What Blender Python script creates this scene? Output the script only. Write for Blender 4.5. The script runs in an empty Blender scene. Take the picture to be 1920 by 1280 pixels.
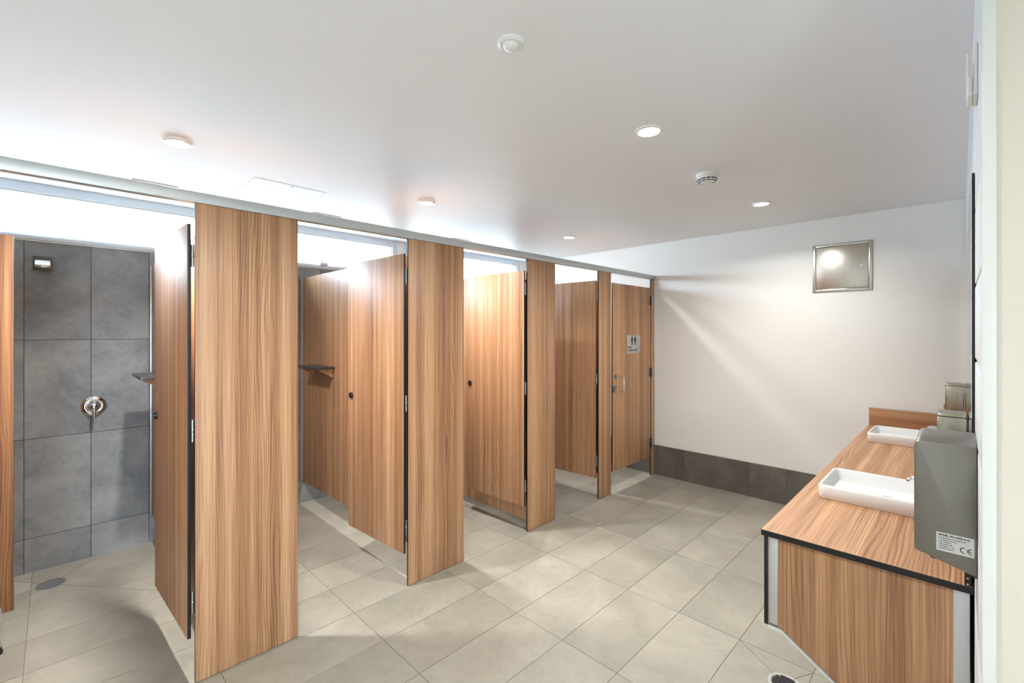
import bpy, bmesh, math, random
from mathutils import Vector, Matrix
random.seed(4)
scene = bpy.context.scene
COL = scene.collection

# ------------------------------------------------------------------ camera, sky, exposure
CAM_H = 1.475
cam_data = bpy.data.cameras.new('camera')
cam = bpy.data.objects.new('camera', cam_data)
COL.objects.link(cam)
cam.location = (0, 0, CAM_H)
cam.rotation_euler = (math.radians(90), 0, math.radians(44.80))
cam_data.sensor_width = 36
cam_data.lens = 16.0
cam_data.shift_y = -17.3 / 1920
cam_data.clip_start = 0.02
scene.camera = cam

SKY_STRENGTH = 10.0
world = bpy.data.worlds.new('sky')
scene.world = world
world.use_nodes = True
bg = world.node_tree.nodes['Background']
bg.inputs[0].default_value = (0.70, 0.85, 1.0, 1)
bg.inputs[1].default_value = SKY_STRENGTH

DOWNLIGHT_W = 7.4      # room
CUBICLE_W = 7.8        # over the cubicles
DOWNLIGHT_COL = (1.0, 0.985, 0.955)

vs = scene.view_settings
vs.view_transform = 'Standard'
vs.look = 'None'
vs.exposure = 1.66
vs.gamma = 1.0
vs.use_curve_mapping = False
scene.cycles.max_bounces = 10
scene.cycles.diffuse_bounces = 6
scene.cycles.glossy_bounces = 5
scene.cycles.transparent_max_bounces = 8
scene.cycles.sample_clamp_indirect = 8.0
scene.cycles.caustics_reflective = False
scene.cycles.caustics_refractive = False

# ------------------------------------------------------------------ dimensions (metres, read off the photograph)
XF = -2.288      # front plane of the cubicle row
XR = -4.066      # tiled rear wall
YB = 4.418       # far end wall
ZC = 2.396       # ceiling
YL = -1.70       # wall behind the camera on the left
XE = 1.60        # entry side wall

# ------------------------------------------------------------------ materials
def lin(r, g, b):
    f = lambda c: (c / 255 / 12.92) if c <= 10 else ((c / 255 + .055) / 1.055) ** 2.4
    return (f(r), f(g), f(b), 1)

def new_mat(name):
    m = bpy.data.materials.new(name)
    m.use_nodes = True
    nt = m.node_tree
    return m, nt, nt.nodes['Principled BSDF']

def N(nt, typ, **kw):
    n = nt.nodes.new(typ)
    for k, v in kw.items():
        setattr(n, k, v)
    return n

def plain(name, col, rough=.5, metal=0, spec=.5, noise=0, bump=0, scale=30):
    m, nt, b = new_mat(name)
    b.inputs['Base Color'].default_value = col
    b.inputs['Roughness'].default_value = rough
    b.inputs['Metallic'].default_value = metal
    b.inputs['Specular IOR Level'].default_value = spec
    tc = N(nt, 'ShaderNodeTexCoord')
    no = N(nt, 'ShaderNodeTexNoise')
    no.inputs['Scale'].default_value = scale
    no.inputs['Detail'].default_value = 4
    nt.links.new(tc.outputs['Object'], no.inputs['Vector'])
    if noise:
        mx = N(nt, 'ShaderNodeMix', data_type='RGBA')
        mx.inputs['A'].default_value = tuple(c * (1 - noise) for c in col[:3]) + (1,)
        mx.inputs['B'].default_value = tuple(min(1, c * (1 + noise)) for c in col[:3]) + (1,)
        nt.links.new(no.outputs['Fac'], mx.inputs['Factor'])
        nt.links.new(mx.outputs['Result'], b.inputs['Base Color'])
    if bump:
        bp = N(nt, 'ShaderNodeBump')
        bp.inputs['Strength'].default_value = bump
        bp.inputs['Distance'].default_value = .002
        nt.links.new(no.outputs['Fac'], bp.inputs['Height'])
        nt.links.new(bp.outputs['Normal'], b.inputs['Normal'])
    return m

def math_node(nt, op, a, b=None):
    n = N(nt, 'ShaderNodeMath', operation=op)
    for i, v in enumerate((a, b)):
        if v is None:
            continue
        if isinstance(v, (int, float)):
            n.inputs[i].default_value = v
        else:
            nt.links.new(v, n.inputs[i])
    return n.outputs[0]

def wood(name, along='Z', rough=.44):
    """Timber-look laminate, grain running along one local axis."""
    m, nt, b = new_mat(name)
    L = nt.links.new
    tc = N(nt, 'ShaderNodeTexCoord')
    oi = N(nt, 'ShaderNodeObjectInfo')
    sp = N(nt, 'ShaderNodeSeparateXYZ')
    L(tc.outputs['Object'], sp.inputs[0])
    ax = {'X': 0, 'Y': 1, 'Z': 2}[along]
    lat = [i for i in range(3) if i != ax]
    la = math_node(nt, 'ADD', sp.outputs[lat[0]], sp.outputs[lat[1]])
    rnd = math_node(nt, 'MULTIPLY', oi.outputs['Random'], 37.0)
    la = math_node(nt, 'ADD', la, rnd)
    al = math_node(nt, 'ADD', sp.outputs[ax], rnd)

    def tex(sl, sa, detail=3, rough_=.55):
        cb = N(nt, 'ShaderNodeCombineXYZ')
        L(math_node(nt, 'MULTIPLY', la, sl), cb.inputs[0])
        L(math_node(nt, 'MULTIPLY', al, sa), cb.inputs[1])
        no = N(nt, 'ShaderNodeTexNoise')
        no.inputs['Scale'].default_value = 1
        no.inputs['Detail'].default_value = detail
        no.inputs['Roughness'].default_value = rough_
        L(cb.outputs[0], no.inputs['Vector'])
        return no.outputs['Fac']
    bands = tex(22, .14, 3)
    fine = tex(240, 1.6, 3, .7)
    warp = tex(7.0, .8, 2, .45)
    warp2 = tex(26.0, 2.2, 2, .5)
    # cathedral growth rings: phase of the lateral position pushed about by the warps
    ph = math_node(nt, 'ADD', math_node(nt, 'MULTIPLY', la, 520),
                   math_node(nt, 'ADD', math_node(nt, 'MULTIPLY', warp, 62), math_node(nt, 'MULTIPLY', warp2, 7)))
    ring = math_node(nt, 'POWER', math_node(nt, 'ADD', math_node(nt, 'MULTIPLY', math_node(nt, 'SINE', ph), .5), .5), 3.0)
    zone = N(nt, 'ShaderNodeMapRange')
    zone.inputs[1].default_value = .45
    zone.inputs[2].default_value = .60
    L(tex(7, .35, 2), zone.inputs[0])
    ring = math_node(nt, 'MULTIPLY', ring, math_node(nt, 'ADD', math_node(nt, 'MULTIPLY', zone.outputs[0], .8), .2))
    v = math_node(nt, 'ADD', math_node(nt, 'MULTIPLY', bands, .52), math_node(nt, 'MULTIPLY', fine, .52))
    v = math_node(nt, 'SUBTRACT', v, math_node(nt, 'MULTIPLY', ring, .115))
    rp = N(nt, 'ShaderNodeValToRGB')
    e = rp.color_ramp.elements
    e[0].position, e[0].color = .28, lin(98, 66, 42)
    e[1].position, e[1].color = .68, lin(206, 168, 130)
    for p, c in ((.40, lin(140, 100, 70)), (.50, lin(170, 126, 91)), (.58, lin(188, 145, 107))):
        q = e.new(p)
        q.color = c
    L(v, rp.inputs[0])
    L(rp.outputs[0], b.inputs['Base Color'])
    b.inputs['Roughness'].default_value = rough
    b.inputs['Specular IOR Level'].default_value = .45
    bp = N(nt, 'ShaderNodeBump')
    bp.inputs['Strength'].default_value = .12
    bp.inputs['Distance'].default_value = .001
    L(fine, bp.inputs['Height'])
    L(bp.outputs['Normal'], b.inputs['Normal'])
    return m

def stone(name, dark, mid, light, rough=.45, streak=1.0, var=.12):
    """Cement-look porcelain, each tile a little different."""
    m, nt, b = new_mat(name)
    L = nt.links.new
    tc = N(nt, 'ShaderNodeTexCoord')
    oi = N(nt, 'ShaderNodeObjectInfo')
    ad = N(nt, 'ShaderNodeVectorMath', operation='MULTIPLY_ADD')
    cb = N(nt, 'ShaderNodeCombineXYZ')
    r = math_node(nt, 'MULTIPLY', oi.outputs['Random'], 50)
    for i in range(3):
        L(r, cb.inputs[i])
    ad.inputs[1].default_value = (1, streak, 1)
    L(tc.outputs['Object'], ad.inputs[0])
    L(cb.outputs[0], ad.inputs[2])

    def tex(scale, detail, rg, dist=0):
        no = N(nt, 'ShaderNodeTexNoise')
        no.inputs['Scale'].default_value = scale
        no.inputs['Detail'].default_value = detail
        no.inputs['Roughness'].default_value = rg
        no.inputs['Distortion'].default_value = dist
        L(ad.outputs[0], no.inputs['Vector'])
        return no.outputs['Fac']
    big = tex(3.0, 5, .62, .6)
    small = tex(34, 4, .6)
    v = math_node(nt, 'ADD', math_node(nt, 'MULTIPLY', big, .75), math_node(nt, 'MULTIPLY', small, .25))
    v = math_node(nt, 'ADD', v, math_node(nt, 'MULTIPLY', math_node(nt, 'SUBTRACT', oi.outputs['Random'], .5), var))
    rp = N(nt, 'ShaderNodeValToRGB')
    e = rp.color_ramp.elements
    e[0].position, e[0].color = .31, dark
    e[1].position, e[1].color = .70, light
    q = e.new(.5)
    q.color = mid
    L(v, rp.inputs[0])
    L(rp.outputs[0], b.inputs['Base Color'])
    b.inputs['Roughness'].default_value = rough
    bp = N(nt, 'ShaderNodeBump')
    bp.inputs['Strength'].default_value = .10
    bp.inputs['Distance'].default_value = .002
    L(small, bp.inputs['Height'])
    L(bp.outputs['Normal'], b.inputs['Normal'])
    return m

def brushed(name, col, rough=.32, axis=2):
    m, nt, b = new_mat(name)
    L = nt.links.new
    tc = N(nt, 'ShaderNodeTexCoord')
    mp = N(nt, 'ShaderNodeMapping')
    s = [420, 420, 420]
    s[axis] = 4
    mp.inputs['Scale'].default_value = s
    no = N(nt, 'ShaderNodeTexNoise')
    no.inputs['Scale'].default_value = 1
    no.inputs['Detail'].default_value = 2
    L(tc.outputs['Object'], mp.inputs[0])
    L(mp.outputs[0], no.inputs['Vector'])
    b.inputs['Base Color'].default_value = col
    b.inputs['Metallic'].default_value = 1
    rr = math_node(nt, 'ADD', math_node(nt, 'MULTIPLY', no.outputs['Fac'], .14), rough - .07)
    L(rr, b.inputs['Roughness'])
    bp = N(nt, 'ShaderNodeBump')
    bp.inputs['Strength'].default_value = .08
    bp.inputs['Distance'].default_value = .0006
    L(no.outputs['Fac'], bp.inputs['Height'])
    L(bp.outputs['Normal'], b.inputs['Normal'])
    return m

def emitter(name, col, strength):
    m, nt, b = new_mat(name)
    b.inputs['Base Color'].default_value = (.9, .9, .88, 1)
    b.inputs['Emission Color'].default_value = (*col, 1)
    b.inputs['Emission Strength'].default_value = strength
    return m

def pane_mat():
    m, nt, b = new_mat('window_glass')
    nt.nodes.remove(b)
    out = nt.nodes['Material Output']
    tr = N(nt, 'ShaderNodeBsdfTransparent')
    tr.inputs[0].default_value = (.93, .96, .97, 1)
    gl = N(nt, 'ShaderNodeBsdfGlossy')
    gl.inputs['Roughness'].default_value = .02
    mx = N(nt, 'ShaderNodeMixShader')
    mx.inputs[0].default_value = .05
    nt.links.new(tr.outputs[0], mx.inputs[1])
    nt.links.new(gl.outputs[0], mx.inputs[2])
    nt.links.new(mx.outputs[0], out.inputs[0])
    return m

M = dict(
    wood=wood('timber_laminate_upright', 'Z'),
    wood_y=wood('timber_laminate_along', 'Y'),
    wood_x=wood('timber_laminate_across', 'X'),
    core=plain('black_laminate_core', (.006, .006, .007, 1), .45),
    shelf=plain('charcoal_laminate', (.035, .033, .032, 1), .35, noise=.2),
    ceiling=plain('ceiling_paint', lin(242, 244, 247), .46, spec=.28, bump=.02, scale=60),
    paint=plain('wall_paint', lin(236, 235, 231), .38, spec=.4, bump=.03, scale=90),
    cream=plain('cream_paint', lin(210, 200, 183), .5, bump=.03, scale=90),
    block=plain('blockwork_paint', lin(214, 218, 224), .5, bump=.6, scale=45, noise=.04),
    trim=plain('white_trim', lin(214, 213, 206), .35),
    alu=plain('anodised_aluminium', lin(196, 198, 196), .42, metal=.55, noise=.03, scale=8),
    alu_light=plain('satin_aluminium', lin(200, 202, 202), .35, metal=.6),
    frame=plain('window_frame_paint', lin(206, 214, 222), .4),
    steel=brushed('brushed_stainless', (.60, .57, .51, 1), .30, 2),
    steel_dark=brushed('satin_stainless_cover', (.27, .255, .225, 1), .42, 2),
    steel_warm=brushed('warm_stainless', (.36, .33, .27, 1), .30, 2),
    chrome=plain('chrome', (.78, .78, .79, 1), .06, metal=1),
    hinge=plain('hinge_steel', (.42, .43, .43, 1), .28, metal=1),
    hinge_dark=plain('hinge_dark', (.10, .10, .10, 1), .35, metal=.8),
    black=plain('black_plastic', (.010, .010, .012, 1), .32),
    grey_plastic=plain('grey_plastic', (.12, .13, .13, 1), .3),
    white_plastic=plain('white_plastic', lin(233, 232, 228), .35),
    ceramic=plain('white_ceramic', lin(224, 224, 222), .08, spec=.6),
    grout=plain('floor_grout', lin(116, 106, 90), .8, noise=.15),
    wgrout=plain('wall_grout', lin(52, 52, 54), .8, noise=.1),
    floor=stone('floor_porcelain', lin(133, 129, 117), lin(147, 142, 130), lin(160, 155, 142), .36, 1.0),
    wtile=stone('wall_porcelain', lin(104, 107, 110), lin(129, 131, 133), lin(152, 153, 153), .42, 1.0, .06),
    stile=stone('skirting_porcelain', lin(82, 78, 72), lin(99, 95, 88), lin(116, 112, 104), .42, 1.0, .06),
    mirror=plain('mirror_silver', (.93, .95, .95, 1), .015, metal=1),
    sign=plain('sign_metal', lin(178, 180, 174), .4, metal=.2),
    ink=plain('black_ink', (.008, .008, .008, 1), .5),
    label=plain('label_paper', lin(206, 208, 202), .45),
    lens=emitter('lamp_lens', DOWNLIGHT_COL, 6.0),
    glass=pane_mat(),
    concrete=plain('outside_concrete', lin(176, 173, 166), .9, noise=.05),
)

# ------------------------------------------------------------------ helpers
def link(o, parent=None):
    COL.objects.link(o)
    if parent is not None:
        o.parent = parent
    return o

def tag(o, label=None, cat=None, group=None, kind=None):
    for k, v in (('label', label), ('category', cat), ('group', group), ('kind', kind)):
        if v:
            o[k] = v
    return o

def empty(name, loc=(0, 0, 0), rz=0, label=None, cat=None, group=None):
    o = bpy.data.objects.new(name, None)
    o.empty_display_size = .05
    o.location = loc
    o.rotation_euler = (0, 0, rz)
    return tag(link(o), label, cat, group)

def finish(name, bm, mats, parent, loc=(0, 0, 0), smooth=False, autos=None):
    bmesh.ops.recalc_face_normals(bm, faces=bm.faces)
    me = bpy.data.meshes.new(name)
    bm.to_mesh(me)
    bm.free()
    for m in (mats if isinstance(mats, (list, tuple)) else [mats]):
        me.materials.append(m)
    if smooth:
        for p in me.polygons:
            p.use_smooth = True
        if autos is not None:
            me.set_sharp_from_angle(angle=math.radians(autos))
    o = bpy.data.objects.new(name, me)
    o.location = loc
    return link(o, parent)

def box(name, x, y, z, mat, parent=None, bevel=0, thin=None, edge=None, seg=2):
    """Box from (min,max) pairs in the parent's space. thin=axis: the broad faces take mat, the narrow edges take edge."""
    c = Vector(((x[0] + x[1]) / 2, (y[0] + y[1]) / 2, (z[0] + z[1]) / 2))
    s = (abs(x[1] - x[0]), abs(y[1] - y[0]), abs(z[1] - z[0]))
    bm = bmesh.new()
    bmesh.ops.create_cube(bm, size=1, matrix=Matrix.Diagonal((*s, 1)))
    if bevel:
        bmesh.ops.bevel(bm, geom=list(bm.edges), offset=min(bevel, min(s) * .45), segments=seg, affect='EDGES', profile=.5)
    mats = [mat]
    if thin is not None:
        mats = [mat, edge]
        bm.normal_update()
        for f in bm.faces:
            f.material_index = 0 if abs(f.normal[thin]) > .9 else 1
    return finish(name, bm, mats, parent, c, smooth=bevel > 0, autos=35)

def prism(name, pts, axis, a, b, mat, parent=None, bevel=0, capmat=None, seg=2):
    """Polygon pts in the plane across `axis`, extruded from a to b. capmat: material of the two end faces."""
    def v(p, t):
        return {0: (t, p[0], p[1]), 1: (p[0], t, p[1]), 2: (p[0], p[1], t)}[axis]
    A = [Vector(v(p, a)) for p in pts]
    B = [Vector(v(p, b)) for p in pts]
    c = sum(A + B, Vector()) / (2 * len(pts))
    bm = bmesh.new()
    va = [bm.verts.new(p - c) for p in A]
    vb = [bm.verts.new(p - c) for p in B]
    fa = bm.faces.new(va)
    fb = bm.faces.new(vb)
    n = len(pts)
    for i in range(n):
        bm.faces.new((va[i], va[(i + 1) % n], vb[(i + 1) % n], vb[i]))
    mats = [mat]
    if capmat:
        mats.append(capmat)
        fa.material_index = fb.material_index = 1
    if bevel:
        bmesh.ops.bevel(bm, geom=list(bm.edges), offset=bevel, segments=seg, affect='EDGES', profile=.5)
    return finish(name, bm, mats, parent, c, smooth=bevel > 0, autos=35)

def lathe(name, prof, mat, parent=None, loc=(0, 0, 0), axis='Z', seg=32, smooth=True):
    """Profile of (radius, height) turned about an axis through loc."""
    bm = bmesh.new()
    rings = []
    for r, h in prof:
        if r < 1e-6:
            rings.append([bm.verts.new((0, 0, h))])
        else:
            rings.append([bm.verts.new((r * math.cos(2 * math.pi * i / seg), r * math.sin(2 * math.pi * i / seg), h)) for i in range(seg)])
    for p, q in zip(rings, rings[1:]):
        for i in range(seg):
            j = (i + 1) % seg
            if len(p) == 1 and len(q) == 1:
                continue
            if len(p) == 1:
                bm.faces.new((p[0], q[i], q[j]))
            elif len(q) == 1:
                bm.faces.new((p[i], p[j], q[0]))
            else:
                bm.faces.new((p[i], p[j], q[j], q[i]))
    if axis == 'X':
        bmesh.ops.rotate(bm, verts=bm.verts, matrix=Matrix.Rotation(math.pi / 2, 3, 'Y'))
    if axis == 'Y':
        bmesh.ops.rotate(bm, verts=bm.verts, matrix=Matrix.Rotation(-math.pi / 2, 3, 'X'))
    return finish(name, bm, mat, parent, loc, smooth=smooth, autos=40)

def tube(name, pts, r, mat, parent=None, seg=12):
    """Round bar through points, with mitred corners."""
    bm = bmesh.new()
    P = [Vector(p) for p in pts]
    c = sum(P, Vector()) / len(P)
    rings = []
    up = None
    for i, p in enumerate(P):
        d0 = (P[i] - P[i - 1]).normalized() if i else (P[1] - P[0]).normalized()
        d1 = (P[i + 1] - P[i]).normalized() if i < len(P) - 1 else d0
        t = (d0 + d1).normalized()
        if up is None:
            up = Vector((0, 0, 1)) if abs(t.z) < .9 else Vector((1, 0, 0))
        u = (up - t * up.dot(t)).normalized()
        w = t.cross(u)
        k = 1 / max(.5, t.dot(d0))
        rings.append([bm.verts.new(p - c + (u * math.cos(2 * math.pi * j / seg) + w * math.sin(2 * math.pi * j / seg)) * r) for j in range(seg)])
        up = u
        _ = k
    for p, q in zip(rings, rings[1:]):
        for i in range(seg):
            bm.faces.new((p[i], p[(i + 1) % seg], q[(i + 1) % seg], q[i]))
    bm.faces.new(rings[0])
    bm.faces.new(rings[-1])
    return finish(name, bm, mat, parent, c, smooth=True, autos=40)

def rrect(hx, hy, r, n=6):
    """Rounded rectangle outline, counter-clockwise."""
    out = []
    for cx, cy, a0 in ((hx - r, hy - r, 0), (-hx + r, hy - r, 90), (-hx + r, -hy + r, 180), (hx - r, -hy + r, 270)):
        for i in range(n + 1):
            a = math.radians(a0 + 90 * i / n)
            out.append((cx + r * math.cos(a), cy + r * math.sin(a)))
    return out

def loft(name, loops, mat, parent=None, loc=(0, 0, 0), cap0=True, cap1=True):
    """Skin a list of (outline, z) loops with equal point counts."""
    bm = bmesh.new()
    R = [[bm.verts.new((x, y, z)) for x, y in o] for o, z in loops]
    n = len(R[0])
    for p, q in zip(R, R[1:]):
        for i in range(n):
            bm.faces.new((p[i], p[(i + 1) % n], q[(i + 1) % n], q[i]))
    if cap0:
        bm.faces.new(R[0])
    if cap1:
        bm.faces.new(R[-1])
    return finish(name, bm, mat, parent, loc, smooth=True, autos=45)

def text_mesh(name, body, size, mat, parent, loc, rot, align='LEFT', bold=0):
    cu = bpy.data.curves.new('lettering', 'FONT')
    cu.body = body
    cu.size = size
    cu.align_x = align
    cu.extrude = .0003
    cu.offset = bold
    t = bpy.data.objects.new('lettering', cu)
    COL.objects.link(t)
    bpy.context.view_layer.update()
    me = bpy.data.meshes.new_from_object(t.evaluated_get(bpy.context.evaluated_depsgraph_get()))
    bpy.data.objects.remove(t)
    me.materials.clear()
    me.materials.append(mat)
    o = bpy.data.objects.new(name, me)
    o.location = loc
    o.rotation_euler = rot
    return link(o, parent)

def copy_part(src, parent, loc):
    o = src.copy()
    o.location = loc
    return link(o, parent)

# ------------------------------------------------------------------ floor of separate tiles
floor = box('floor', (XR - .2, XE + .2), (YL - .2, YB + .2), (-.12, -.0018), M['grout'])
tag(floor, 'beige porcelain tiled floor of the washroom', None, None, 'structure')
GX, GY, PX, PY = -2.576, 1.114, .302, .6033
GAP = .0014

def clip(poly, p, n):
    """Part of a convex polygon on the side n of the line through p."""
    out = []
    for i in range(len(poly)):
        a, b = poly[i], poly[(i + 1) % len(poly)]
        da = (a[0] - p[0]) * n[0] + (a[1] - p[1]) * n[1]
        db = (b[0] - p[0]) * n[0] + (b[1] - p[1]) * n[1]
        if da >= 0:
            out.append(a)
        if (da > 0) != (db > 0) and abs(da - db) > 1e-9:
            t = da / (da - db)
            out.append((a[0] + (b[0] - a[0]) * t, a[1] + (b[1] - a[1]) * t))
    return out

def area(poly):
    return abs(sum(a[0] * b[1] - b[0] * a[1] for a, b in zip(poly, poly[1:] + poly[:1]))) / 2

def dedupe(poly):
    out = []
    for p in poly:
        if not out or (abs(p[0] - out[-1][0]) + abs(p[1] - out[-1][1])) > 1e-5:
            out.append(p)
    if len(out) > 1 and (abs(out[0][0] - out[-1][0]) + abs(out[0][1] - out[-1][1])) < 1e-5:
        out.pop()
    return out

def split(polys, p, d):
    n = Vector((-d[1], d[0])).normalized()
    res = []
    for q in polys:
        for s in (1, -1):
            nn = (n[0] * s, n[1] * s)
            r = dedupe(clip(q, (p[0] + nn[0] * GAP, p[1] + nn[1] * GAP), nn))
            if len(r) > 2 and area(r) > 1e-5:
                res.append(r)
    return res

D1 = (-3.80, -.012)     # shower drain
D2 = (-.545, 2.165)     # drain by the vanity
tile_cache = {}
ix0, ix1 = math.floor((XR - GX) / PX), math.ceil((XE - GX) / PX)
iy0, iy1 = math.floor((YL - GY) / PY), math.ceil((YB - GY) / PY)
for i in range(ix0, ix1):
    for j in range(iy0, iy1):
        x0, x1 = max(GX + i * PX + GAP, XR), min(GX + (i + 1) * PX - GAP, XE)
        y0, y1 = max(GY + j * PY + GAP, YL), min(GY + (j + 1) * PY - GAP, YB)
        if x1 - x0 < .01 or y1 - y0 < .01:
            continue
        if x0 > .04 and y0 > 1.2:
            continue
        polys = [[(x0, y0), (x1, y0), (x1, y1), (x0, y1)]]
        if x0 < -3.2 and y0 > -.75 and y1 < .55:
            polys = split(polys, D1, (.52, .425))
            polys = split(polys, D1, (.60, -.56))
        if x0 < D2[0] < x1 and y0 < D2[1] < y1:
            polys = split(polys, D2, (-.22, .155))
            polys = split(polys, D2, (.085, .155))
        for q in polys:
            c = (sum(p[0] for p in q) / len(q), sum(p[1] for p in q) / len(q))
            key = tuple((round(p[0] - c[0], 4), round(p[1] - c[1], 4)) for p in q)
            me = tile_cache.get(key)
            if me is None:
                n = len(q)
                vv = [(a, b, 0) for a, b in key] + [(a, b, -.008) for a, b in key]
                ff = [tuple(range(n))] + [(k, k + n, (k + 1) % n + n, (k + 1) % n) for k in range(n)]
                me = bpy.data.meshes.new('tile')
                me.from_pydata(vv, [], ff)
                me.materials.append(M['floor'])
                tile_cache[key] = me
            o = bpy.data.objects.new('tile', me)
            o.parent = floor
            o.matrix_parent_inverse = Matrix.Translation(-Vector(floor.location))
            o.location = (c[0], c[1], 0)
            COL.objects.link(o)

def structure(o, label=None):
    return tag(o, label, None, None, 'structure')

# ------------------------------------------------------------------ ceiling and walls
ceiling = structure(box('ceiling', (XR - .2, XE + .2), (YL - .2, YB + .2), (ZC, ZC + .15), M['ceiling']), 'white painted plaster ceiling')

SILL, HEAD = 2.045, ZC
W1 = (-1.25, 2.45)
W2 = (2.53, 4.24)
wall_rear = structure(box('wall_rear', (XR - .16, XR - .010), (YL - .2, YB), (-.1, SILL), M['wgrout']), 'grey tiled rear wall of the cubicles')
box('window_pier', (XR - .16, XR), (W1[1], W2[0]), (SILL, ZC), M['paint'], wall_rear).matrix_parent_inverse = Matrix.Translation(-Vector(wall_rear.location))
box('window_pier', (XR - .16, XR), (W2[1], YB), (SILL, ZC), M['paint'], wall_rear).matrix_parent_inverse = Matrix.Translation(-Vector(wall_rear.location))
box('window_pier', (XR - .16, XR), (YL - .2, W1[0]), (SILL, ZC), M['paint'], wall_rear).matrix_parent_inverse = Matrix.Translation(-Vector(wall_rear.location))
# wall tiles 300 x 600 stacked, a child each
rows = [(0, .208), (.211, .817), (.820, 1.426), (1.429, 2.035)]
wt_cache = {}
ys = [-.128 + .3 * k for k in range(-6, 16)]
for ya, yb in zip(ys, ys[1:]):
    for r, (za, zb) in enumerate(rows):
        y0, y1 = ya + GAP, min(yb, YB) - GAP
        if y1 - y0 < .02:
            continue
        key = (round(y1 - y0, 4), r)
        if key not in wt_cache:
            bm = bmesh.new()
            bmesh.ops.create_cube(bm, size=1, matrix=Matrix.Diagonal((.010, y1 - y0, zb - za, 1)))
            me = bpy.data.meshes.new('tile')
            bm.to_mesh(me)
            bm.free()
            me.materials.append(M['wtile'])
            wt_cache[key] = me
        o = bpy.data.objects.new('tile', wt_cache[key])
        o.parent = wall_rear
        o.matrix_parent_inverse = Matrix.Translation(-Vector(wall_rear.location))
        o.location = (XR - .005, (y0 + y1) / 2, (za + zb) / 2)
        COL.objects.link(o)
t = box('tile_cap', (XR - .012, XR + .002), (YL - .1, YB), (2.036, SILL), M['alu_light'], wall_rear)
t.matrix_parent_inverse = Matrix.Translation(-Vector(wall_rear.location))

def window(name, y0, y1, label):
    w = structure(empty(name, (XR, (y0 + y1) / 2, SILL)), label)
    h, L = HEAD - SILL, (y1 - y0) / 2
    F = M['frame']
    box('frame_head', (-.105, -.001), (-L, L), (h - .056, h), F, w, .002)
    box('frame_sill', (-.105, .010), (-L, L), (0, .026), F, w, .002)
    box('frame_jamb', (-.105, -.001), (-L, -L + .05), (.026, h - .056), F, w, .002)
    box('frame_jamb', (-.105, -.001), (L - .05, L), (.026, h - .056), F, w, .002)
    box('glazing_bead', (-.062, -.014), (-L + .05, L - .05), (h - .068, h - .056), M['trim'], w, .001)
    box('glazing_bead', (-.062, -.014), (-L + .05, L - .05), (.026, .036), M['trim'], w, .001)
    box('glazing_bead', (-.062, -.014), (-L + .05, -L + .062), (.036, h - .068), M['trim'], w, .001)
    box('glazing_bead', (-.062, -.014), (L - .062, L - .05), (.036, h - .068), M['trim'], w, .001)
    box('pane', (-.048, -.042), (-L + .056, L - .056), (.030, h - .062), M['glass'], w)
    return w
w1 = window('window_1', *W1, 'long high strip window above the grey shower tiles')
w2 = window('window_2', *W2, 'shorter high strip window nearest the far end wall')
lx = 1.70 - sum(W1) / 2
box('window_latch', (-.012, .024), (lx - .035, lx + .035), (.026, .052), M['frame'], w1, .004)
for w, (a, b) in ((w1, W1), (w2, W2)):      # light portals: they emit nothing, they only guide sampling of the sky
    ld = bpy.data.lights.new('sky_portal', 'AREA')
    ld.shape = 'RECTANGLE'
    ld.size, ld.size_y = HEAD - SILL, b - a
    ld.cycles.is_portal = True
    lo = bpy.data.objects.new('sky_portal', ld)
    lo.location = (XR - .12, (a + b) / 2, (HEAD + SILL) / 2)
    lo.rotation_euler = (0, math.radians(-90), 0)
    COL.objects.link(lo)
ld = bpy.data.lights.new('sky_portal', 'AREA')
ld.shape = 'RECTANGLE'
ld.size, ld.size_y = 2.02, .74
ld.cycles.is_portal = True
lo = bpy.data.objects.new('sky_portal', ld)
lo.location = (XE + .22, -1.02, 1.01)
lo.rotation_euler = (0, math.radians(90), 0)
COL.objects.link(lo)

wall_back = structure(box('wall_back', (XR - .16, XE + .2), (YB, YB + .2), (-.1, ZC), M['paint']), 'white painted far end wall')
sk = [-1.973 + .3 * k for k in range(-7, 8)]
for xa, xb in zip(sk, sk[1:]):
    xa, xb = max(xa, XR + .002), min(xb, .003)
    if xb - xa < .02:
        continue
    o = box('tile', (xa + GAP / 2, xb - GAP / 2), (YB - .009, YB), (0, .304), M['stile'], wall_back)
    o.matrix_parent_inverse = Matrix.Translation(-Vector(wall_back.location))
o = box('skirting_highlight', (XR, .003), (YB - .010, YB), (.304, .308), M['alu_light'], wall_back)  # pale strip added to stand in for the highlight along the skirting top
o.matrix_parent_inverse = Matrix.Translation(-Vector(wall_back.location))
structure(box('wall_left', (XR - .16, XE + .2), (YL - .2, YL), (-.1, ZC), M['paint']), 'white wall at the near end of the row')
FILL_DOORWAY = (-1.42, -.62, 2.05)      # unseen open doorway, added behind the camera to let in daylight fill
we = structure(empty('wall_entry', (XE, 0, 0)), 'white wall of the entry with an open doorway added for daylight fill')
box('wall_part', (0, .2), (YL, FILL_DOORWAY[0]), (-.1, ZC), M['paint'], we)
box('wall_part', (0, .2), (FILL_DOORWAY[1], 1.3), (-.1, ZC), M['paint'], we)
box('wall_part', (0, .2), (FILL_DOORWAY[0], FILL_DOORWAY[1]), (FILL_DOORWAY[2], ZC), M['paint'], we)
for y0, y1 in ((FILL_DOORWAY[0], FILL_DOORWAY[0] + .03), (FILL_DOORWAY[1] - .03, FILL_DOORWAY[1])):
    box('fill_doorway_jamb', (-.01, .21), (y0, y1), (0, FILL_DOORWAY[2]), M['trim'], we, .002)
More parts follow.
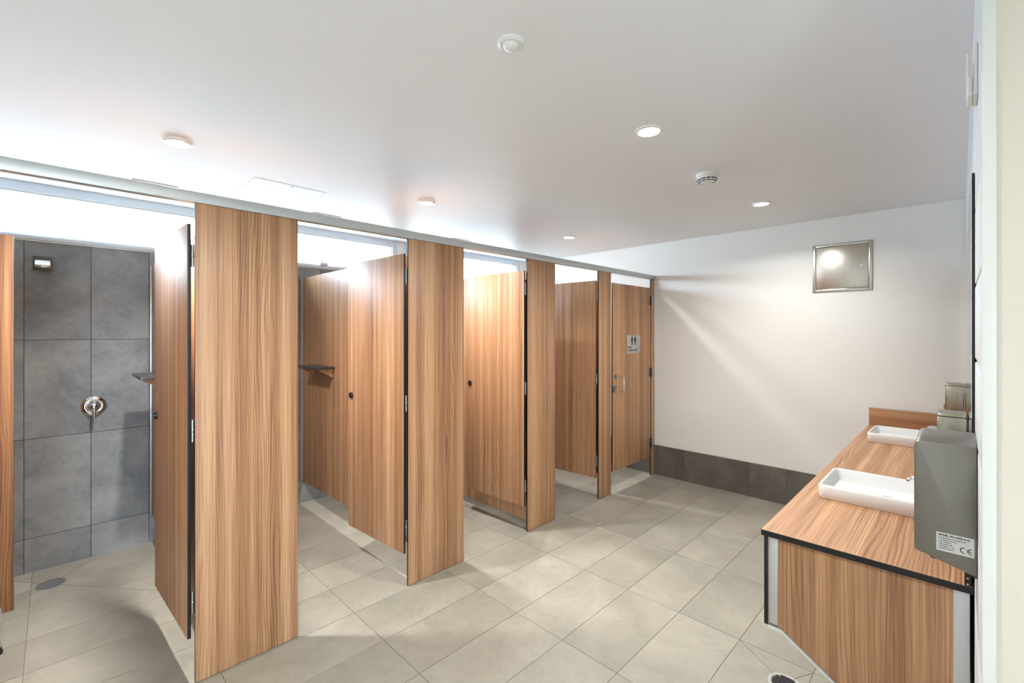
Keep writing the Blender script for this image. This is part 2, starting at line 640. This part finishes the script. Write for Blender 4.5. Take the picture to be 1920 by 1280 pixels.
box('fill_doorway_head', (-.01, .21), (FILL_DOORWAY[0] + .03, FILL_DOORWAY[1] - .03), (FILL_DOORWAY[2] - .03, FILL_DOORWAY[2]), M['trim'], we, .002)

# right-hand wall: very slightly out of square with the row; its own frame, face at local x = 0
RW_ROT = math.atan(.005)
JAMB = 1.15
wall_right = structure(empty('wall_right', (.030, 0, 0), RW_ROT), 'pale painted blockwork wall behind mirror and hand dryer')
box('wall_core', (.012, 1.75), (JAMB, 4.42), (-.1, ZC), M['cream'], wall_right)
box('wall_face', (0, .012), (2.19, 4.40), (0, ZC), M['block'], wall_right)
bm_cache = {}
for c in range(12):
    z0, z1 = c * .2 + .004, min(c * .2 + .196, ZC)
    y = JAMB + (.012 if c % 2 else -.188)
    while y < 2.19:
        y0, y1 = max(y, JAMB + .012) + .004, min(y + .396, 2.188)
        if y1 - y0 > .03:
            box('block', (0, .0119), (y0, y1), (z0, z1), M['block'], wall_right, .0035)
        y += .4
tr = structure(box('trim_1', (-.002, .016), (JAMB - .006, JAMB + .012), (0, ZC), M['trim'], None, .002), 'white corner bead on the entry wall edge')
tr.location = Matrix.Rotation(RW_ROT, 4, 'Z') @ tr.location + Vector((.030, 0, 0))
tr.rotation_euler = (0, 0, RW_ROT)
structure(box('ground', (XR - 14, XE + 14), (YL - 12, YB + 12), (-.5, -.13), M['concrete']), 'pale concrete outside the windows')

# ------------------------------------------------------------------ cubicle row
header = box('header_rail', (XF - .034, XF + .004), (YL + .02, YB - .002), (2.020, 2.065), M['alu'], None, .0015)
tag(header, 'grey aluminium header rail running along the tops of the timber cubicles', 'rail')

def pilaster(y0, y1, label):
    o = box('pilaster_panel', (XF - .013, XF), (y0, y1), (.003, 2.019), M['wood'], None, .0006, 0, M['core'])
    return tag(o, label, 'panel', 'front panels of the cubicle row')
pilaster(-.62, -.215, 'timber laminate front panel at the near left end of the row')
pilaster(.418, .833, 'widest timber front panel, nearest the camera, beside the shower opening')
pilaster(1.449, 1.863, 'timber front panel second from the camera, between shower and next cubicle')
pilaster(2.466, 2.787, 'timber front panel third from the camera, in the middle of the row')
pilaster(3.389, 3.588, 'narrow timber front panel just left of the closed door')
pilaster(4.336, 4.410, 'very narrow timber hinge panel against the far white wall')

def divider(y, z0, z1, label, base=False):
    d = empty('divider_panel', (XF - .9, y, 0), 0, label, 'panel', 'dividing panels between the cubicles')
    box('panel', (XR + .022 - XF + .9, .9 - .014), (0, .013), (z0, z1), M['wood'], d, .0006, 1, M['core'])
    box('wall_channel', (XR + .002 - XF + .9, XR + .022 - XF + .9), (-.006, .019), (z0, z1), M['alu_light'], d, .001)
    if base:
        box('floor_channel', (XR + .005 - XF + .9, .9 - .014), (-.006, .019), (.001, z0), M['alu_light'], d, .001)
    return d
divider(-.560, .20, 1.94, 'timber divider at the near left side of the first shower')
divider(.483, .20, 1.94, 'timber divider carrying the shelf in the first shower')
divider(1.510, .20, 1.94, 'timber divider with a shelf, seen left of the second open door')
divider(2.520, .055, 1.94, 'timber divider reaching the floor behind the third open door')
divider(3.470, .20, 1.94, 'timber divider between the fourth open door and the closed cubicle')

def lock_indicator(parent, x, y, z, mat):
    k = lathe('indicator_lock', [(0, .0), (.021, .0), (.021, .006), (.0185, .010), (.0, .013)], mat, parent, (x, y, z), 'X', 24)
    box('coin_slot', (.0105, .0135), (-.010, .010), (-.0018, .0018), M['hinge'], k)
    return k

def hinge(parent, x, y, z, mat):
    h = lathe('hinge', [(0, -.046), (.0062, -.046), (.0062, .046), (0, .046)], mat, parent, (x, y, z), 'Z', 14)
    lathe('knuckle_ring', [(.0062, -.006), (.0078, -.004), (.0078, .004), (.0062, .006)], mat, h, (0, 0, 0), 'Z', 14)
    return h

def open_door(yh, angle, width, label):
    d = empty('cubicle_door', (XF - .012, yh, 0), -math.radians(angle), label, 'door', 'open cubicle doors')
    box('panel', (-.013, 0), (-width, 0), (.192, 1.930), M['wood'], d, .0006, 0, M['core'])
    lock_indicator(d, 0, -width + .038, 1.06, M['black'])
    q = lathe('snib', [(0, 0), (.019, 0), (.019, .008), (0, .012)], M['black'], d, (-.013, -width + .038, 1.06), 'X', 20)
    q.rotation_euler = (0, 0, math.pi)
    for z in (.339, 1.06, 1.797):
        hinge(d, -.0195, -.004, z, M['hinge'])
        box('hinge_leaf', (-.0135, -.0128), (-.034, -.002), (z - .045, z + .045), M['hinge'], d)
    return d
open_door(.393, 87, .61, 'open timber door nearest the camera, in front of the shower')
open_door(1.427, 86, .612, 'second open timber door from the camera, swung in beside the shelf')
open_door(2.441, 86.5, .612, 'third open timber door, lit warm orange in the middle cubicle')
open_door(3.364, 86, .60, 'fourth open timber door, darkest one, left of the closed door')

# the closed door with its sign
cd = empty('cubicle_door', (XF, 4.330, 0), 0, 'closed timber door with toilet sign and pull handle', 'door')
box('panel', (-.013, 0), (-.716, -.004), (.195, 1.930), M['wood'], cd, .0006, 0, M['core'])
for z in (.339, 1.066, 1.798):
    h = box('hinge', (.0003, .006), (-.026, .034), (z - .046, z + .046), M['hinge_dark'], cd, .001)
    lathe('knuckle', [(0, -.046), (.008, -.046), (.008, .046), (0, .046)], M['hinge'], h, (.009, .004, 0), 'Z', 14)
lock_indicator(cd, .0003, -.667, 1.064, M['grey_plastic'])
box('latch_keep', (.0003, .020), (-.718, -.674), (.932, .984), M['grey_plastic'], cd, .004)
tube('pull_handle', [(0, -.615, .922), (.052, -.615, .922), (.058, -.615, .928), (.058, -.615, 1.058), (.052, -.615, 1.064), (0, -.615, 1.064)], .0048, M['chrome'], cd)

sg = empty('toilet_sign', (XF + .0004, 3.986, 1.358), 0, 'small grey sign with two figures on the closed door', 'sign')
box('plate', (0, .0025), (-.124, .124), (-.088, .088), M['sign'], sg, .001)
for fy, flip in ((-.031, 1), (.027, -1)):
    bm = bmesh.new()
    out = [(-.009, .036), (.009, .036), (.017, .028), (.019, .010), (.014, -.006), (.010, -.010), (.009, -.040), (.002, -.040), (0, -.012),
           (-.002, -.040), (-.009, -.040), (-.010, -.010), (-.014, -.006), (-.019, .010), (-.017, .028)]
    if flip < 0:
        out = [(a * 1.0, b) for a, b in out]
    f = bm.faces.new([bm.verts.new((0, a, b)) for a, b in out])
    c0 = [bm.verts.new((0, .0085 * math.cos(2 * math.pi * k / 16), .0475 + .0085 * math.sin(2 * math.pi * k / 16))) for k in range(16)]
    bm.faces.new(c0)
    r = bmesh.ops.extrude_face_region(bm, geom=list(bm.faces))
    bmesh.ops.translate(bm, verts=[e for e in r['geom'] if isinstance(e, bmesh.types.BMVert)], vec=(.0006, 0, 0))
    finish('figure', bm, M['ink'], sg, (.0026, fy, .031))
RT = (math.radians(90), 0, math.radians(90))
text_mesh('lettering', 'Unisex', .026, M['ink'], sg, (.0029, -.112, -.034), RT, bold=.0006)
text_mesh('lettering', 'Ambulant Toilet', .0265, M['ink'], sg, (.0029, -.112, -.064), RT, bold=.0006)

# privacy panel on a pedestal leg, far left
pp = empty('privacy_panel', (-3.17, -.34, 0), 0, 'timber privacy panel on a pedestal leg at the left edge', 'panel')
box('panel', (-.0065, .0065), (-.205, .208), (.172, 1.928), M['wood'], pp, .0006, 0, M['core'])
lathe('pedestal_leg', [(0, .028), (.019, .028), (.019, .196), (.017, .204), (.010, .208), (0, .208)], M['alu_light'], pp, (.027, .152, 0), 'Z', 24)
lathe('foot', [(0, 0), (.024, 0), (.024, .012), (.016, .014), (.016, .020), (.021, .022), (.021, .030), (0, .030)], M['black'], pp, (.027, .152, 0.0005), 'Z', 24)

# shelves
def shelf(y, label):
    s = empty('wall_shelf', (-3.60, y, 1.195), 0, label, 'shelf', 'small shelves in the showers')
    box('board', (-.20, .20), (-.128, -.0005), (0, .016), M['shelf'], s, .001)
    for x in (.158, -.172):
        prism('bracket', [(-.0005, -.0005), (-.112, -.0005), (-.112, -.010), (-.0005, -.068)], 0, x, x + .013, M['wood'], s)
    return s
shelf(.483, 'small dark shelf behind the nearest open door')
shelf(1.510, 'small dark shelf on the divider beside the second open door')

# ------------------------------------------------------------------ first shower fittings
sh = empty('fixed_shower', (XR, -.048, 1.902), 0, 'small square chrome shower head high on the grey tiles', 'shower head')
box('mounting_plate', (.0005, .008), (-.044, .044), (-.044, .044), M['hinge_dark'], sh, .002)
prism('spout', [(.008, .022), (.030, .020), (.060, -.012), (.055, -.030), (.008, -.030)], 1, -.034, .034, M['chrome'], sh, .004)
box('spray_plate', (.018, .052), (-.026, .026), (-.034, -.030), M['grey_plastic'], sh, .001)

mxr = empty('shower_mixer', (XR, .186, .990), 0, 'round chrome shower mixer with a drooping lever on the tiles', 'tap')
lathe('flange', [(0, .0005), (.066, .0005), (.066, .003), (.061, .010), (.044, .016), (.039, .015), (.037, .010), (0, .010)], M['chrome'], mxr, (0, 0, 0), 'X', 48)
lathe('collar', [(.032, .008), (.032, .020), (.028, .022), (0, .022)], M['black'], mxr, (0, 0, 0), 'X', 40)
lathe('hub', [(.028, .018), (.027, .040), (.024, .060), (.015, .068), (0, .070)], M['chrome'], mxr, (0, 0, 0), 'X', 40)
tube('lever', [(.050, 0, -.004), (.062, 0, -.030), (.070, 0, -.060), (.073, 0, -.074)], .0105, M['chrome'], mxr, 16)

def drain(loc, label, mat, ring):
    d = empty('floor_drain', loc, 0, label, 'drain', 'round floor drains')
    lathe('rim', [(.064, .0), (.064, .0022), (.052, .0026), (.052, .0008), (0, .0008)], ring, d, (0, 0, .0003), 'Z', 40)
    bm = bmesh.new()
    R = .051
    for k in range(-3, 4):
        y = k * .0142
        hw = math.sqrt(max(0, R * R - y * y)) - .002
        bmesh.ops.create_cube(bm, size=1, matrix=Matrix.Translation((0, y, 0)) @ Matrix.Diagonal((2 * hw, .0085, .002, 1)))
    finish('grate', bm, mat, d, (0, 0, .0022))
    return d
drain((D1[0], D1[1], 0), 'dark round drain in the shower floor near the rear tiles', M['grey_plastic'], M['grey_plastic'])
drain((-.532, 2.158, 0), 'bright round drain in the floor beside the vanity end', M['black'], M['chrome'])

# ------------------------------------------------------------------ ceiling fittings
def downlight(x, y, label, watts=DOWNLIGHT_W):
    d = empty('downlight', (x, y, ZC), 0, label, 'light', 'round recessed downlights')
    lathe('bezel', [(.062, -.0005), (.061, -.006), (.050, -.010), (.047, -.008), (.047, -.0005)], M['white_plastic'], d, (0, 0, 0), 'Z', 40)
    lathe('lens', [(.047, -.006), (.030, -.0075), (0, -.008)], M['lens'], d, (0, 0, 0), 'Z', 40)
    ld = bpy.data.lights.new('lamp', 'AREA')
    ld.shape = 'DISK'
    ld.size = .085
    ld.energy = watts
    ld.color = DOWNLIGHT_COL
    ld.spread = math.radians(152 if x > -2 else 128)
    lo = bpy.data.objects.new('lamp', ld)
    lo.location = (0, 0, -.012)
    link(lo, d)
    return d
downlight(-1.020, .265, 'downlight in the ceiling right above the camera')
downlight(-1.020, 1.914, 'brightest downlight, in mid ceiling between motion sensor and smoke detector')
downlight(-1.027, 3.563, 'downlight in the ceiling in front of the far end wall', DOWNLIGHT_W * .74)
downlight(-2.700, .423, 'downlight at left above the widest front panel', CUBICLE_W * 1.6)
downlight(-2.703, 1.863, 'downlight above the second front panel from the camera', CUBICLE_W)
downlight(-2.707, 3.511, 'small distant downlight above the closed end of the row', CUBICLE_W * .75)

sn = empty('motion_sensor', (-1.021, 1.024, ZC), 0, 'white domed motion sensor on the near ceiling', 'sensor')
lathe('base', [(.0, -.0005), (.0425, -.0005), (.0425, -.006), (.036, -.011), (.028, -.010), (0, -.010)], M['white_plastic'], sn, (0, 0, 0), 'Z', 40)
lathe('dome', [(.026, -.010), (.025, -.016), (.019, -.023), (.009, -.027), (0, -.028)], M['white_plastic'], sn, (0, 0, 0), 'Z', 36)

sd = empty('smoke_detector', (-1.061, 2.681, ZC), 0, 'white smoke detector with dark slots on the ceiling', 'detector')
lathe('base', [(0, -.0005), (.060, -.0005), (.060, -.020), (.058, -.0215), (0, -.0215)], M['white_plastic'], sd, (0, 0, 0), 'Z', 44)
lathe('body', [(.055, -.0215), (.055, -.030), (.047, -.043), (.035, -.050), (0, -.052)], M['white_plastic'], sd, (0, 0, 0), 'Z', 44)
for rad, z, half in ((.0528, -.0355, .0028), (.0455, -.0448, .0022)):
    for k in range(12):
        a = 2 * math.pi * k / 12
        o = box('slot', (rad - .004, rad + .001), (-.0105 * rad / .053, .0105 * rad / .053), (z - half, z + half), M['black'], sd)
        o.location = (rad * math.cos(a) - .0015 * math.cos(a), rad * math.sin(a) - .0015 * math.sin(a), z)
        o.rotation_euler = (0, 0, a)

hp = empty('access_hatch', (-3.20, 1.055, ZC), 0, 'flush white square access hatch in the ceiling over the cubicles', 'hatch')
box('shadow_gap', (-.2145, .2145), (-.2145, .2145), (-.0006, -.0002), M['grey_plastic'], hp)
box('lid', (-.2125, .2125), (-.2125, .2125), (-.0012, -.0006), M['ceiling'], hp)
lathe('key_hole', [(0, -.002), (.006, -.002), (.006, -.001)], M['black'], hp, (.185, .01, 0), 'Z', 16)

def vent(y, label):
    v = empty('exhaust_vent', (-3.655, y, ZC), 0, label, 'vent', 'square exhaust vents over the cubicles')
    for a, b in (((-.115, .115), (-.115, -.097)), ((-.115, .115), (.097, .115)), ((-.115, -.097), (-.097, .097)), ((.097, .115), (-.097, .097))):
        box('frame', a, b, (-.005, -.0005), M['white_plastic'], v, .001)
    for k in range(6):
        x = -.08 + k * .032
        box('louvre', (x - .011, x + .011), (-.097, .097), (-.0040, -.0022), M['white_plastic'], v)
    box('duct', (-.097, .097), (-.097, .097), (-.0012, -.0004), M['grey_plastic'], v)
vent(.446, 'exhaust vent above the first shower, mostly hidden by header rail')
vent(1.515, 'exhaust vent above the second cubicle, mostly hidden by header rail')
vent(2.855, 'exhaust vent above the third cubicle, mostly hidden by header rail')

# ------------------------------------------------------------------ stainless box on the end wall
ab = empty('access_box', (-.6915, YB, 1.993), 0, 'stainless steel access box with a lock high on the end wall', 'cabinet')
o_, i_ = (.1945, .1925), (.172, .170)
box('frame', (-o_[0], -i_[0]), (-.010, -.0005), (-o_[1], o_[1]), M['steel'], ab, .002)
box('frame', (i_[0], o_[0]), (-.010, -.0005), (-o_[1], o_[1]), M['steel'], ab, .002)
box('frame', (-i_[0], i_[0]), (-.010, -.0005), (i_[1], o_[1]), M['steel'], ab, .002)
box('frame', (-i_[0], i_[0]), (-.010, -.0005), (-o_[1], -i_[1]), M['steel'], ab, .002)
box('recess', (-i_[0], i_[0]), (-.002, -.0005), (-i_[1], i_[1]), M['black'], ab)
dr = box('door', (-i_[0] + .003, i_[0] - .003), (-.0085, -.0022), (-i_[1] + .003, i_[1] - .003), M['steel'], ab, .001)
lk = lathe('lock', [(.0, 0), (.0105, 0), (.0105, .003), (.008, .005), (0, .005)], M['chrome'], dr, (.131, -.0035, .0), 'Y', 24)
lk.rotation_euler = (0, 0, math.pi)
box('key_slot', (-.001, .001), (.0045, .0056), (-.005, .005), M['black'], lk)

# ------------------------------------------------------------------ vanity
ZK, YN = .768, 1.792
ct = prism('countertop', [(-.517, YN), (.019, YN), (.006, YB - .001), (-.517, YB - .001)], 2, ZK - .020, ZK, M['core'], None, 0, M['wood_y'])
tag(ct, 'long timber laminate countertop with black edge under the white basins', 'countertop')
us = empty('wall_upstand', Matrix.Rotation(RW_ROT, 4, 'Z') @ Vector((0, YN, 0)) + Vector((.030, 0, ZK)), RW_ROT, 'narrow black-ended upstand between countertop and wall', 'upstand')
box('strip', (-.0200, -.0075), (.001, 2.60), (.0004, .130), M['wood_y'], us, .0005, 0, M['core'])
for z in (.022, .006):
    lathe('screw', [(0, 0), (.0022, 0), (.0018, .001), (0, .0012)], M['chrome'], us, (-.0138, -.0002, z), 'Y', 12)
sb = box('splashback', (-.517, -.016), (YB - .0145, YB - .0015), (ZK + .0005, ZK + .130), M['wood_x'], None, .0008, 1, M['core'])
tag(sb, 'low timber splashback strip at the far end of the countertop', 'splashback')

va = empty('vanity_base', (-.25, YN, 0), 0, 'timber vanity base with grey posts and sloping underside below countertop', 'vanity')
zt = ZK - .0205
box('front_panel', (-.260, -.247), (.008, YB - YN - .012), (.430, zt), M['wood_y'], va, .0006, 0, M['core'])
box('post', (-.247, -.217), (.012, .042), (.437, zt), M['alu_light'], va, .001)
box('post', (.228, .262), (.012, .042), (.002, zt), M['alu_light'], va, .001)
prism('end_panel', [(-.217, zt), (-.217, .432), (-.205, .432), (.228, .150), (.228, zt)], 1, .014, .027, M['core'], va, 0, M['wood'])
prism('underside_panel', [(-.247, .428), (-.205, .428), (.228, .146), (.228, .136), (-.208, .419), (-.247, .419)], 1, .010, YB - YN - .012, M['trim'], va)

def basin(y, label):
    b = empty('basin', (-.252, y, ZK), 0, label, 'basin', 'white ceramic basins on the countertop')
    hx, hy = .195, .174
    L = [(rrect(hx - .006, hy - .006, .022), .0005), (rrect(hx - .002, hy - .002, .026), .006), (rrect(hx, hy, .028), .050),
         (rrect(hx - .003, hy - .003, .026), .057), (rrect(hx - .007, hy - .007, .024), .059), (rrect(hx - .012, hy - .012, .020), .058),
         (rrect(hx - .016, hy - .016, .018), .053), (rrect(hx - .030, hy - .024, .016), .014), (rrect(hx - .045, hy - .040, .014), .008)]
    loft('bowl', L, M['ceramic'], b)
    lathe('waste', [(0, .0095), (.012, .0095), (.020, .0105), (.022, .0085)], M['chrome'], b, (.02, 0, 0), 'Z', 28)
    return b
basin(2.478, 'white rectangular basin nearest the hand dryer')
basin(3.880, 'white rectangular basin at the far splashback end')

def tap(y, label):
    t_ = empty('basin_tap', (-.032, y, ZK), 0, label, 'tap', 'chrome basin taps')
    lathe('body', [(0, .0005), (.024, .0005), (.024, .004), (.020, .008), (.019, .115), (.016, .124), (0, .126)], M['chrome'], t_, (0, 0, 0), 'Z', 28)
    tube('spout', [(-.010, 0, .100), (-.060, 0, .112), (-.112, 0, .112), (-.124, 0, .106), (-.128, 0, .094)], .0105, M['chrome'], t_, 16)
    tube('lever', [(0, 0, .124), (.002, 0, .134), (-.040, 0, .142), (-.062, 0, .146)], .0055, M['chrome'], t_, 12)
    return t_
tap(2.478, 'chrome tap at the near basin, mostly behind the hand dryer')
tap(3.880, 'chrome tap at the far basin by the splashback')

# ------------------------------------------------------------------ mirror, dispensers, hand dryer, wall unit (in the wall's frame)
def on_wall(name, y, z, label, cat, group=None):
    v = Matrix.Rotation(RW_ROT, 4, 'Z') @ Vector((0, y, z)) + Vector((.030, 0, 0))
    return empty(name, v, RW_ROT, label, cat, group)
mr = on_wall('mirror', 3.07, .92, 'long frameless mirror with black edge along the right wall', 'mirror')
box('backing', (-.0062, -.0004), (-1.320, 1.300), (0, .985), M['core'], mr)
box('glass', (-.0072, -.0062), (-1.320, 1.300), (0, .985), M['mirror'], mr)

def dispenser(y, label):
    d = on_wall('soap_dispenser', y, .960, label, 'dispenser', 'stainless soap dispensers on the mirror wall')
    out = rrect(.043, .055, .008, 4)
    off = lambda s, dz: ([(-.0085 - .043 + p[0] * s, p[1] * s) for p in out], dz)
    loft('body', [off(.97, 0), off(1, .004), off(1, .176), off(.97, .180)], M['steel_warm'], d)
    loft('lid', [off(.95, .181), off(1.0, .183), off(1.0, .190), off(.94, .196)], M['steel_warm'], d)
    box('lid_seam', (-.0915, -.0115), (-.052, .052), (.1795, .1815), M['black'], d)
    box('push_button', (-.1035, -.0948), (-.018, .018), (.030, .058), M['hinge'], d, .003)
    tube('nozzle', [(-.070, 0, .004), (-.100, 0, -.002), (-.118, 0, -.006), (-.120, 0, -.016)], .008, M['black'], d, 14)
    box('sight_glass', (-.0950, -.0945), (-.006, .006), (.075, .135), M['black'], d)
    return d
dispenser(2.535, 'stainless soap dispenser just past the hand dryer')
dispenser(3.985, 'stainless soap dispenser at the far end of the mirror')

hd = on_wall('hand_dryer', 1.605, .92, 'grey steel hand dryer with a rating label beside the countertop', 'hand dryer')
pts = [(-.0005, .290), (-.099, .290), (-.1045, .2880), (-.1085, .284), (-.110, .278), (-.110, .024), (-.1065, .019), (-.0005, -.012)]
prism('cover', pts, 1, -.105, .105, M['steel_dark'], hd, .003)
box('air_outlet', (-.082, -.040), (-.055, .055), (-.010, .016), M['black'], hd, .002)
box('wall_plate', (-.012, -.0003), (-.098, .098), (-.016, -.0125), M['black'], hd)
lb = box('rating_label', (-.0700, -.0055), (-.1056, -.1051), (.032, .076), M['label'], hd)
RL = (math.radians(90), 0, 0)
text_mesh('lettering', 'MODEL NO.', .0052, M['ink'], lb, (-.0285, -.0005, .0148), RL, bold=.0002)
rr = random.Random(7)
def print_line(x0, x1, z, h):
    bm = bmesh.new()
    x = x0
    while x < x1:
        w = rr.uniform(.0010, .0032)
        bmesh.ops.create_cube(bm, size=1, matrix=Matrix.Translation((x + w / 2, 0, 0)) @ Matrix.Diagonal((w, .0002, h, 1)))
        x += w + rr.choice((.0004, .0004, .0005, .0014))
    finish('fine_print', bm, M['ink'], lb, (0, -.0004, z))
print_line(.001, .024, .0163, .0028)
for k, xe in enumerate((.018, .004, -.006, -.004, 0, -.004)):
    print_line(-.0285, xe, .0098 - k * .0050, .0016)

def arc(name, cx, cz, r, bar):
    bm = bmesh.new()
    w = .0009
    vi, vo = [], []
    for k in range(19):
        a = math.radians(80 + 200 * k / 18)
        vi.append(bm.verts.new((cx + (r - w) * math.cos(a), 0, cz + (r - w) * math.sin(a))))
        vo.append(bm.verts.new((cx + (r + w) * math.cos(a), 0, cz + (r + w) * math.sin(a))))
    for k in range(18):
        bm.faces.new((vi[k], vo[k], vo[k + 1], vi[k + 1]))
    if bar:
        q = [bm.verts.new(p) for p in ((cx - r, 0, cz - w), (cx + .0008, 0, cz - w), (cx + .0008, 0, cz + w), (cx - r, 0, cz + w))]
        bm.faces.new(q)
    finish(name, bm, M['ink'], lb, (0, -.0005, 0))
arc('conformity_mark', .0150, -.0095, .0058, False)
arc('conformity_mark', .0272, -.0095, .0058, True)

ws = on_wall('wall_unit', 1.50, 2.01, 'slim white fitting with a dark gap high on the right wall', 'wall fitting')
box('base_plate', (-.008, -.0003), (-.040, .040), (0, .118), M['white_plastic'], ws, .002)
box('cover', (-.018, -.0082), (-.036, .036), (0, .045), M['white_plastic'], ws, .003)
box('arm', (-.019, -.014), (-.010, .010), (.045, .112), M['white_plastic'], ws, .002)
box('shadow_slot', (-.0085, -.0081), (-.041, -.0395), (.012, .070), M['black'], ws)
